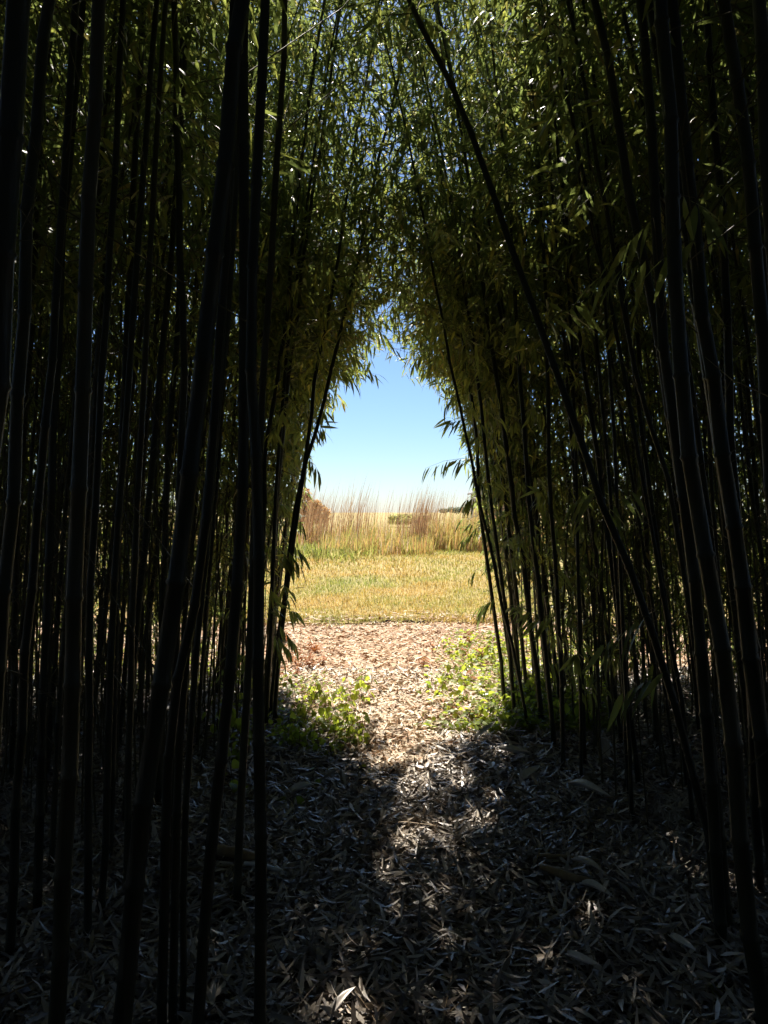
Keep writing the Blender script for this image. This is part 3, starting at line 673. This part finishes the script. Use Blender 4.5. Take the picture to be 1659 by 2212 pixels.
# sprays whose single leaves can be picked out against the light
def leaf_mesh(seed, fold=0.1):
    rng = np.random.default_rng(seed)
    t = np.array([0, 0.12, 0.32, 0.58, 0.82, 1.0]); w = np.array([0.06, 0.7, 1.0, 0.86, 0.42, 0.0])*0.5
    dr = -rng.uniform(0.10, 0.28)*t**2; yy = rng.normal(0, 0.02)*t
    v, f = [], []
    for k in range(6):
        v += [(t[k], yy[k]-w[k]*0.155, dr[k]+w[k]*fold*0.3), (t[k], yy[k], dr[k]), (t[k], yy[k]+w[k]*0.155, dr[k]+w[k]*fold*0.3)]
    for k in range(5):
        a = k*3
        f += [(a, a+1, a+4, a+3), (a+1, a+2, a+5, a+4)]
    me = bpy.data.meshes.new('leaf'); me.from_pydata(v, [], f)
    me.polygons.foreach_set('use_smooth', np.ones(len(f), dtype=bool)); me.update(); me.materials.append(M['leaf'])
    return me
LEAFM = [leaf_mesh(k) for k in range(5)]
def frame(d, roll):
    d = Vector(d).normalized(); s = d.cross(Vector((0, 0, 1)))
    s = s.normalized() if s.length > 1e-3 else Vector((1, 0, 0))
    n = s.cross(d)
    m = Matrix((d, -s, n)).transposed().to_4x4()
    return m @ Matrix.Rotation(roll, 4, 'X')
def spray(ci, P0, P1, n, L, seed, droop=0.8, out=None):
    """a leafy side branch of cane ci from P0 to P1 with n separate leaves towards its end"""
    rng = np.random.default_rng(seed)
    root, path = CANES[ci]; base = np.array(root.location)
    st = path(np.array([max(0.1, P0[2]-0.12)]))[0]
    pts = np.array([st, P0*0.6+st*0.4+np.array([0, 0, 0.03]), P0, (P0+P1)/2+np.array([0, 0, 0.02]), P1])
    br = link('branch', mesh_tmpl('branch', segs(pts[:-1]-base, pts[1:]-base, [0.0022, 0.0018, 0.0015, 0.0012], [0.0018, 0.0015, 0.0012, 0.0007]), TUBE3), M['twig'], root)
    d0 = nrm(P1-P0)
    for k in range(n):
        t = (k+0.6)/n; p = P0+(P1-P0)*t
        s = 1 if k % 2 else -1
        hv = nrm(np.cross(d0, [0, 0, 1.0]))
        d = d0*rng.uniform(0.3, 1.0)+hv*s*rng.uniform(0.1, 0.6)+np.array([0, 0, -droop*rng.uniform(0.3, 1.6)])
        lo = bpy.data.objects.new('leaf', LEAFM[(k+seed) % 5]); COL.objects.link(lo); lo.parent = br
        l = L*rng.uniform(0.75, 1.15)
        lo.matrix_basis = Matrix.Translation(Vector(p-base)) @ frame(d, rng.normal(0, 0.7)) @ Matrix.Scale(l, 4)
def ci(s): return next(i for i, t in enumerate(TR) if s in t[0])
c_l1, c_l2 = ci('curving from the vine clump'), ci('crossing its neighbour'); c_l3 = ci('second in from the left edge of the opening')
c_r1, c_r2, c_r3 = ci('farthest left at its top'), ci('foot in the bright vines'), ci('bowed to the left')
c_r4 = ci('straightest slender cane right'); c_r0 = ci('long cane leaning far left'); c_m1 = ci('thick black cane of the right-hand clump')
SPR = [
 (c_l2, (632, 1175), (655, 1200), 5.6, 9, 0.16), (c_l2, (622, 1190), (648, 1222), 5.5, 8, 0.16), (c_l1, (612, 1195), (632, 1225), 5.5, 7, 0.15),
 (c_l1, (603, 1350), (640, 1395), 5.5, 9, 0.15), (c_l1, (600, 1375), (628, 1410), 5.4, 8, 0.14), (c_l3, (592, 1370), (612, 1425), 5.3, 8, 0.14),
 (c_l2, (672, 1000), (690, 1022), 5.6, 5, 0.15), (c_l1, (668, 985), (680, 1020), 5.6, 5, 0.14), (c_l2, (648, 1120), (655, 1145), 5.6, 3, 0.14),
 (c_l2, (684, 930), (706, 905), 5.7, 5, 0.13), (c_l1, (616, 1300), (640, 1268), 5.5, 4, 0.14),
 (c_r2, (1000, 990), (918, 1012), 6.1, 11, 0.135), (c_r1, (1008, 1000), (965, 995), 5.5, 9, 0.14), (c_r2, (1024, 1150), (1000, 1165), 6.0, 6, 0.13),
 (c_r2, (1022, 1128), (996, 1118), 6.0, 2, 0.15), (c_r2, (1060, 1300), (1035, 1312), 6.0, 9, 0.15), (c_r3, (1070, 1290), (1040, 1322), 5.8, 8, 0.15),
 (c_r2, (1030, 1230), (1012, 1250), 6.0, 4, 0.12), (c_r1, (1000, 905), (972, 912), 5.4, 6, 0.12), (c_r1, (985, 850), (962, 880), 5.4, 6, 0.12),
 (c_r1, (955, 760), (915, 800), 5.5, 8, 0.13), (c_r1, (940, 730), (892, 790), 5.5, 8, 0.13),
 (c_l2, (735, 745), (800, 800), 5.7, 11, 0.14), (c_l1, (715, 790), (775, 835), 5.8, 12, 0.14), (c_l1, (722, 800), (822, 810), 5.9, 12, 0.13), (c_l2, (770, 690), (840, 735), 5.8, 10, 0.14),
 (c_l2, (800, 690), (858, 760), 6.2, 8, 0.14), (c_r1, (930, 690), (868, 740), 5.8, 9, 0.14),
 (c_r4, (1195, 1240), (1260, 1210), 4.4, 7, 0.16), (c_r4, (1196, 1335), (1140, 1345), 4.5, 7, 0.16), (c_r4, (1200, 1370), (1262, 1390), 4.4, 8, 0.16),
 (c_r0, (1300, 1110), (1370, 1060), 2.9, 7, 0.16), (c_r0, (1290, 1060), (1235, 1085), 2.9, 6, 0.16), (c_r0, (1400, 1330), (1300, 1395), 2.8, 8, 0.17),
 (c_r0, (1440, 1450), (1340, 1500), 2.8, 8, 0.17), (c_r0, (1180, 700), (1260, 650), 2.95, 7, 0.17),
 (c_m1, (1412, 470), (1320, 560), 2.5, 7, 0.17), (c_m1, (1405, 560), (1290, 600), 2.45, 7, 0.17), (c_m1, (1470, 420), (1530, 460), 2.3, 5, 0.17),
 (c_m1, (1500, 520), (1430, 560), 2.2, 5, 0.16),
]
for k, (c, a, b, Yd, n, L) in enumerate(SPR):
    spray(c, at(*a, Yd), at(*b, Yd+0.05), n, L, 300+k)

sg = np.random.default_rng(31)
for c, t in enumerate(TR):
    if t[1] not in (GA, GB): continue
    root, path = CANES[c]; sd = -1 if t[1] == GA else 1
    for q in range(6):
        z = sg.uniform(0.4, 2.4); st = path(np.array([z]))[0]
        L = sg.uniform(0.2, 0.4); a = sg.uniform(-1.3, 1.3)
        if q > 3: sd_ = -sd*0.35
        else: sd_ = sd
        P1 = st+np.array([sd_*math.cos(a)*L, math.sin(a)*L, sg.uniform(-0.02, 0.12)])
        spray(c, st*0.7+P1*0.3, P1, 9, 0.145, 400+c*4+q, droop=1.0)

# ------------------------------------------------------------------ low plants
def ovate(seed):
    rng = np.random.default_rng(seed)
    t = np.array([0, 0.15, 0.4, 0.7, 1.0]); w = np.array([0.05, 0.75, 1.0, 0.7, 0.0])*0.33
    dr = -0.22*t**2
    v, f = [], []
    for k in range(5):
        v += [(t[k], -w[k], dr[k]+w[k]*0.25), (t[k], 0, dr[k]), (t[k], w[k], dr[k]+w[k]*0.25)]
    for k in range(4):
        a = k*3; f += [(a, a+1, a+4, a+3), (a+1, a+2, a+5, a+4)]
    me = bpy.data.meshes.new('leaf'); me.from_pydata(v, [], f)
    me.polygons.foreach_set('use_smooth', np.ones(len(f), dtype=bool)); me.update(); me.materials.append(M['vine'])
    return me
OV = [ovate(k) for k in range(3)]
def vine(x, y, h, n, L, label, group, seed, lean=0.3):
    rng = np.random.default_rng(seed)
    z = float(floor_z(np.array(x), np.array(y)))
    t = empty('vine_plant', (x, y, z)); tag(t, label, 'vine', group)
    a = rng.uniform(0, 2*math.pi); k = max(3, int(h/0.08)+2)
    s = np.linspace(0, 1, k); P = np.stack([np.cos(a)*lean*h*s**1.4+rng.normal(0, 0.012, k), np.sin(a)*lean*h*s**1.4+rng.normal(0, 0.012, k), h*s-0.01], -1)
    link('stem', mesh_tmpl('stem', segs(P[:-1], P[1:], 0.0025, 0.0018), TUBE3), M['vine_stem'], t)
    for i in range(n):
        u = (i+0.7)/n; p = np.array([np.interp(u, s, P[:, j]) for j in range(3)])
        an = i*2.4+rng.uniform(-0.5, 0.5)
        d = (math.cos(an), math.sin(an), rng.uniform(-1.5, 0.1))
        lo = bpy.data.objects.new('leaf', OV[i % 3]); COL.objects.link(lo); lo.parent = t
        q = p+np.array(d)*0.02
        lo.matrix_basis = Matrix.Translation(Vector(q)) @ frame(d, rng.normal(0, 0.5)) @ Matrix.Scale(L*rng.uniform(0.7, 1.2), 4)
def gp(px, py):
    Yd = EYE*1598/(py-1106); return (px-829.5)/1598*Yd, Yd
vr = np.random.default_rng(77)
for k in range(40):
    px, py = vr.uniform(580, 785), vr.uniform(1515, 1645)
    if py > 1530+ (px-585)*0.0 + 118 - max(0, (px-700))*0.2: continue
    x, y = gp(px, py)
    vine(x, y, vr.uniform(0.10, 0.34), int(vr.integers(10, 16)), vr.uniform(0.045, 0.075), 'leafy green vine plant in the clump at the left foot of the opening', 'vine plants left of the path', 500+k)
for k in range(60):
    px, py = vr.uniform(925, 1110), vr.uniform(1400, 1600)
    if py > 1600-abs(px-1000)*0.3 or px < 925+(1600-py)*0.15: continue
    x, y = gp(px, py)
    vine(x, y, vr.uniform(0.06, 0.24), int(vr.integers(6, 10)), vr.uniform(0.05, 0.085), 'bright yellow green vine plant in the sun at the right foot of the opening', 'vine plants right of the path', 600+k)
for k in range(16):
    px, py = vr.uniform(1110, 1300), vr.uniform(1490, 1590)
    x, y = gp(px, py)
    vine(x, y, vr.uniform(0.12, 0.32), int(vr.integers(7, 11)), vr.uniform(0.07, 0.10), 'shaded green vine plant among the feet of the right-hand canes', 'vine plants among the right-hand canes', 700+k)
for k in range(12):
    px, py = vr.uniform(470, 560), vr.uniform(1500, 1660)
    x, y = gp(px, py)
    vine(x, y, vr.uniform(0.15, 0.4), int(vr.integers(7, 11)), vr.uniform(0.07, 0.10), 'dim green vine plant behind the straight front cane', 'vine plants behind the straight front cane', 760+k)
SEED = [(800, 1672, 0.10, 6, 0.075, 'three-leaved green seedling alone in the litter below the sunny path'),
        (665, 1712, 0.13, 7, 0.08, 'green seedling with a pale sheath beside it, right of the straight front cane'),
        (668, 1752, 0.05, 3, 0.07, 'small green seedling just below the pale sheath'),
        (635, 1750, 0.08, 6, 0.07, 'dark green seedling nearest the straight front cane'),
        (492, 1725, 0.30, 8, 0.085, 'tall lime green seedling between the dark left-hand canes'),
        (540, 1730, 0.12, 5, 0.07, 'green seedling touching the left side of the straight front cane'),
        (498, 1920, 0.06, 4, 0.075, 'green seedling in front of the brown fallen cane'),
        (720, 1642, 0.14, 7, 0.07, 'green seedling at the lower tip of the left vine clump'),
        (1050, 1715, 0.05, 4, 0.05, 'tiny yellow green seedling right of the dappled path'),
        (1125, 1660, 0.06, 4, 0.05, 'tiny green seedling in shade left of the pale sheath'),
        (1415, 2020, 0.05, 4, 0.06, 'bright green seedling in the dim litter at lower right'),
        (1485, 1985, 0.07, 5, 0.06, 'dull green seedling left of the sun flecks at right'),
        (1640, 1760, 0.18, 6, 0.07, 'sunlit green seedling between the dark canes at the right edge'),
        (1535, 2140, 0.06, 4, 0.08, 'dark green seedling near the lower right corner'),
        (1385, 1905, 0.04, 4, 0.05, 'small green seedling above the brown stick at right')]
for k, (px, py, h, n, L, lab) in enumerate(SEED):
    x, y = gp(px, py); vine(x, y, h, n, L, lab, None, 800+k, lean=0.15)

# low creeping cover in the sun on both sides of the path
def cover(px0, px1, py0, py1, n, rng, size, keep):
    px = rng.uniform(px0, px1, n); py = rng.uniform(py0, py1, n); k = keep(px, py); px, py = px[k], py[k]; n = len(px)
    Yd = EYE*1598/(py-1106); x = (px-829.5)/1598*Yd
    z = floor_z(x, Yd)*0.7+rng.uniform(0.01, 0.09, n); a = rng.uniform(0, 2*math.pi, n)
    return leaves(np.stack([x, Yd, z], -1), np.stack([np.cos(a), np.sin(a), rng.uniform(-0.6, 0.5, n)], -1), rng.normal(0, 0.6, n), rng.uniform(0.6, 1.3, n)*size, rng.uniform(0.6, 1.2, n)*size*0.6, rng.uniform(0, 0.3, n))
VC = [cover(900, 1330, 1370, 1590, 7500, vr, 0.058, lambda a, b: (a > 905+np.maximum(0, 1480-b)*0.5) & (vr.random(len(a)) < np.clip((a-905)/190, 0.04, 1))),
      cover(585, 780, 1470, 1620, 700, vr, 0.055, lambda a, b: a < 780-(1600-b)*0.5),
      cover(60, 560, 1390, 1500, 1500, vr, 0.05, lambda a, b: a > 0)]
o = link('creeping_plants', mesh_tmpl('creeping_plants', np.concatenate(VC), LEAF_F), M['vine']); o['kind'] = 'stuff'

# orange dead weeds
def dead_weed(px, py, h, n, label, seed, group='dead orange weeds beside the path'):
    rng = np.random.default_rng(seed); x, y = gp(px, py)
    t = empty('dead_weed', (x, y, float(floor_z(np.array(x), np.array(y))*0.6))); tag(t, label, 'weed', group)
    ns = 4; a = rng.uniform(0, 6.28, ns); tip = np.stack([np.cos(a)*0.35*h, np.sin(a)*0.35*h, np.full(ns, h)*rng.uniform(0.6, 1, ns)], -1)
    z0 = np.zeros((ns, 3)); link('stem', mesh_tmpl('stem', segs(z0, tip, 0.003, 0.0015), TUBE3), M['dead'], t)
    i = rng.integers(0, ns, n); u = rng.uniform(0.15, 1, (n, 1)); b = tip[i]*u
    an = rng.uniform(0, 6.28, n)
    V = leaves(b, np.stack([np.cos(an), np.sin(an), rng.uniform(-0.7, 0.5, n)], -1), rng.normal(0, 0.6, n), rng.uniform(0.04, 0.09, n), rng.uniform(0.010, 0.020, n), rng.uniform(0, 0.3, n))
    f = link('foliage', mesh_tmpl('foliage', V, LEAF_F), M['dead'], t); f['kind'] = 'stuff'
for k in range(11):
    px, py = vr.uniform(600, 700), vr.uniform(1372, 1500)
    dead_weed(px, py, vr.uniform(0.10, 0.24), 34, 'orange brown dead weed at the left side of the sunny chip path', 900+k, 'dead orange weeds left of the path')
for k in range(9):
    px, py = vr.uniform(880, 1040), vr.uniform(1375, 1560)
    dead_weed(px, py, vr.uniform(0.07, 0.18), 26, 'orange brown dead weed among the bright vines right of the path', 930+k, 'dead orange weeds right of the path')

# ------------------------------------------------------------------ fallen sheaths, sticks, cane pieces
def sheath(px, py, ang, L, W, label, mat='sheath', pitch=0.06, lift=0.03, seed=0):
    x, y = gp(px, py); n = 9; t = np.linspace(0, 1, n)
    W = W*1.25; lift = lift+0.035; wv = W*np.array([0.55, 0.9, 1.0, 1.0, 0.92, 0.8, 0.6, 0.35, 0.05])
    v, f, m = [], [], 6
    for k in range(n):
        for j in range(m):
            u = -1+2*j/(m-1); v.append(((t[k]-0.5)*L, u*wv[k]*0.5, wv[k]*0.42*(1-u*u)*-1+wv[k]*0.42+0.03*L*math.sin(t[k]*5+seed)))
    for k in range(n-1):
        for j in range(m-1): a = k*m+j; f.append((a, a+1, a+m+1, a+m))
    me = bpy.data.meshes.new('culm_sheath'); me.from_pydata(v, [], f); me.polygons.foreach_set('use_smooth', np.ones(len(f), dtype=bool)); me.update()
    o = link('culm_sheath', me, M[mat]); o.location = (x, y, lift+abs(math.sin(pitch))*L*0.5+float(floor_z(np.array(x), np.array(y)))); o.rotation_euler = (0, -pitch, ang)
    md = o.modifiers.new('thick', 'SOLIDIFY'); md.thickness = 0.0015
    tag(o, label, 'sheath')
sheath(1272, 1740, R(-52), 0.26, 0.055, 'longest pale curled sheath, lying slantwise right of the path', pitch=0.1)
sheath(1150, 1697, R(52), 0.20, 0.05, 'pale striped sheath lying slantwise left of the longest one', pitch=0.15, seed=1)
sheath(1112, 1645, R(-25), 0.20, 0.06, 'dull pale sheath in the shade at the foot of the right-hand canes', seed=2)
sheath(1305, 1655, R(85), 0.17, 0.05, 'short pale sheath standing upright between thin canes at right', pitch=1.0, seed=3)
sheath(655, 1730, R(28), 0.13, 0.05, 'white sheath lying under the left-hand seedlings', mat='pale_cane', seed=4)
sheath(1270, 1925, R(-55), 0.17, 0.035, 'cream sheath resting across the brown stick at right', seed=5, lift=0.06)
sheath(1290, 1965, R(-48), 0.15, 0.035, 'tan sheath tip poking out under the brown stick at right', seed=6)
sheath(1050, 1610, R(48), 0.26, 0.035, 'tan sheath leaning at the edge of the sunlit path', seed=7, pitch=0.35)
sheath(1260, 2120, R(-35), 0.12, 0.03, 'grey split sheath at the bottom right of the litter', seed=8)
sheath(1475, 2090, R(-65), 0.12, 0.03, 'tan curled sheath in the dim litter at lower right', seed=9)
sheath(1062, 1675, R(80), 0.08, 0.035, 'small white curled sheath at the dappled end of the path', mat='pale_cane', seed=10)
sheath(740, 2205, R(52), 0.13, 0.022, 'cream straw sheath at the bottom edge, lit by the sun', seed=11, pitch=0.2)
def stick(pix, r, label, mat, name='fallen_cane', lift=0.02):
    P = []
    for (px, py) in pix:
        x, y = gp(px, py); P.append((x, y, r+lift+0.025+float(floor_z(np.array(x), np.array(y)))))
    P = np.array(P); tt = np.linspace(0, 1, 9); u = np.linspace(0, 1, len(P))
    Q = np.stack([np.interp(tt, u, P[:, j]) for j in range(3)], -1)
    o = link(name, tube(name, Q-Q[0], r*np.array([0.9, 1.0, 1.0, 1.12, 1.0, 1.0, 0.95, 0.9, 0.75]), 10), M[mat], loc=Q[0]); tag(o, label, 'fallen cane')
stick([(470, 1872), (520, 1880), (560, 1890)], 0.024, 'brown fallen cane lying across behind the straight front cane', 'dead_cane')
stick([(528, 1898), (570, 1903), (610, 1912)], 0.010, 'white peeled cane lying below the brown fallen cane', 'pale_cane', lift=0.03)
stick([(1168, 1912), (1230, 1935), (1285, 1950)], 0.016, 'brown stick lying across the dim litter at right', 'dead_cane', lift=0.03)
stick([(1165, 1880), (1230, 1882), (1300, 1890)], 0.010, 'thin dark stick above the brown stick at right', 'dead_cane')
stick([(520, 1835), (560, 1828), (600, 1818)], 0.006, 'thin pale twig lying beside the straight front cane', 'sheath', 'fallen_twig')
stick([(1330, 1700), (1345, 1690), (1372, 1650)], 0.005, 'thin bent twig on the ground among thin canes at right', 'sheath', 'fallen_twig')

def twig_litter(n, seed):
    rng = np.random.default_rng(seed); y = rng.uniform(1.8, 6.8, n); x = rng.uniform(-1, 1, n)*(0.55*y+0.2)
    a = rng.uniform(0, 6.28, n); L = rng.uniform(0.10, 0.45, n); z = floor_z(x, y)+rng.uniform(0.01, 0.06, n)
    p = np.stack([x, y, z], -1); d = np.stack([np.cos(a), np.sin(a), rng.normal(0, 0.06, n)], -1)*L[:, None]
    m = p+d*0.5; q = m+d*0.5+rng.normal(0, 0.02, (n, 3)); q[:, 2] = np.maximum(q[:, 2], 0.01)
    r = rng.uniform(0.001, 0.0035, n)
    return np.concatenate([segs(p, m, r, r*0.8), segs(m, q, r*0.8, r*0.5)])
o = link('twig_litter', mesh_tmpl('twig_litter', twig_litter(900, 3), TUBE3), M['dead_cane']); o['kind'] = 'stuff'

# the largest single leaves near the camera
big = [leaf_mesh(50+k, 0.3) for k in range(4)]
for me in big: me.materials.clear(); me.materials.append(M['litter'])
lr = np.random.default_rng(9)
for k in range(150):
    y = 1.9+1.6*lr.random()**1.4; x = lr.uniform(-0.5*y, 0.5*y)
    o = bpy.data.objects.new('fallen_leaf', big[k % 4]); COL.objects.link(o)
    a = lr.uniform(0, 6.28); d = (math.cos(a), math.sin(a), lr.normal(0.05, 0.18))
    L = lr.uniform(0.10, 0.16)
    o.matrix_basis = Matrix.Translation(Vector((x, y, 0.045+float(floor_z(np.array(x), np.array(y)))))) @ frame(d, lr.normal(0, 0.5)) @ Matrix.Scale(L, 4)
    w = 'left' if x < -0.25 else ('right' if x > 0.45 else 'middle')
    tag(o, {'left': 'large dry bamboo leaf on the litter among the left-hand canes', 'middle': 'large dry bamboo leaf on the litter in the middle foreground', 'right': 'large dry bamboo leaf on the dim litter at lower right'}[w], 'leaf', 'large dry leaves on the litter, '+w)
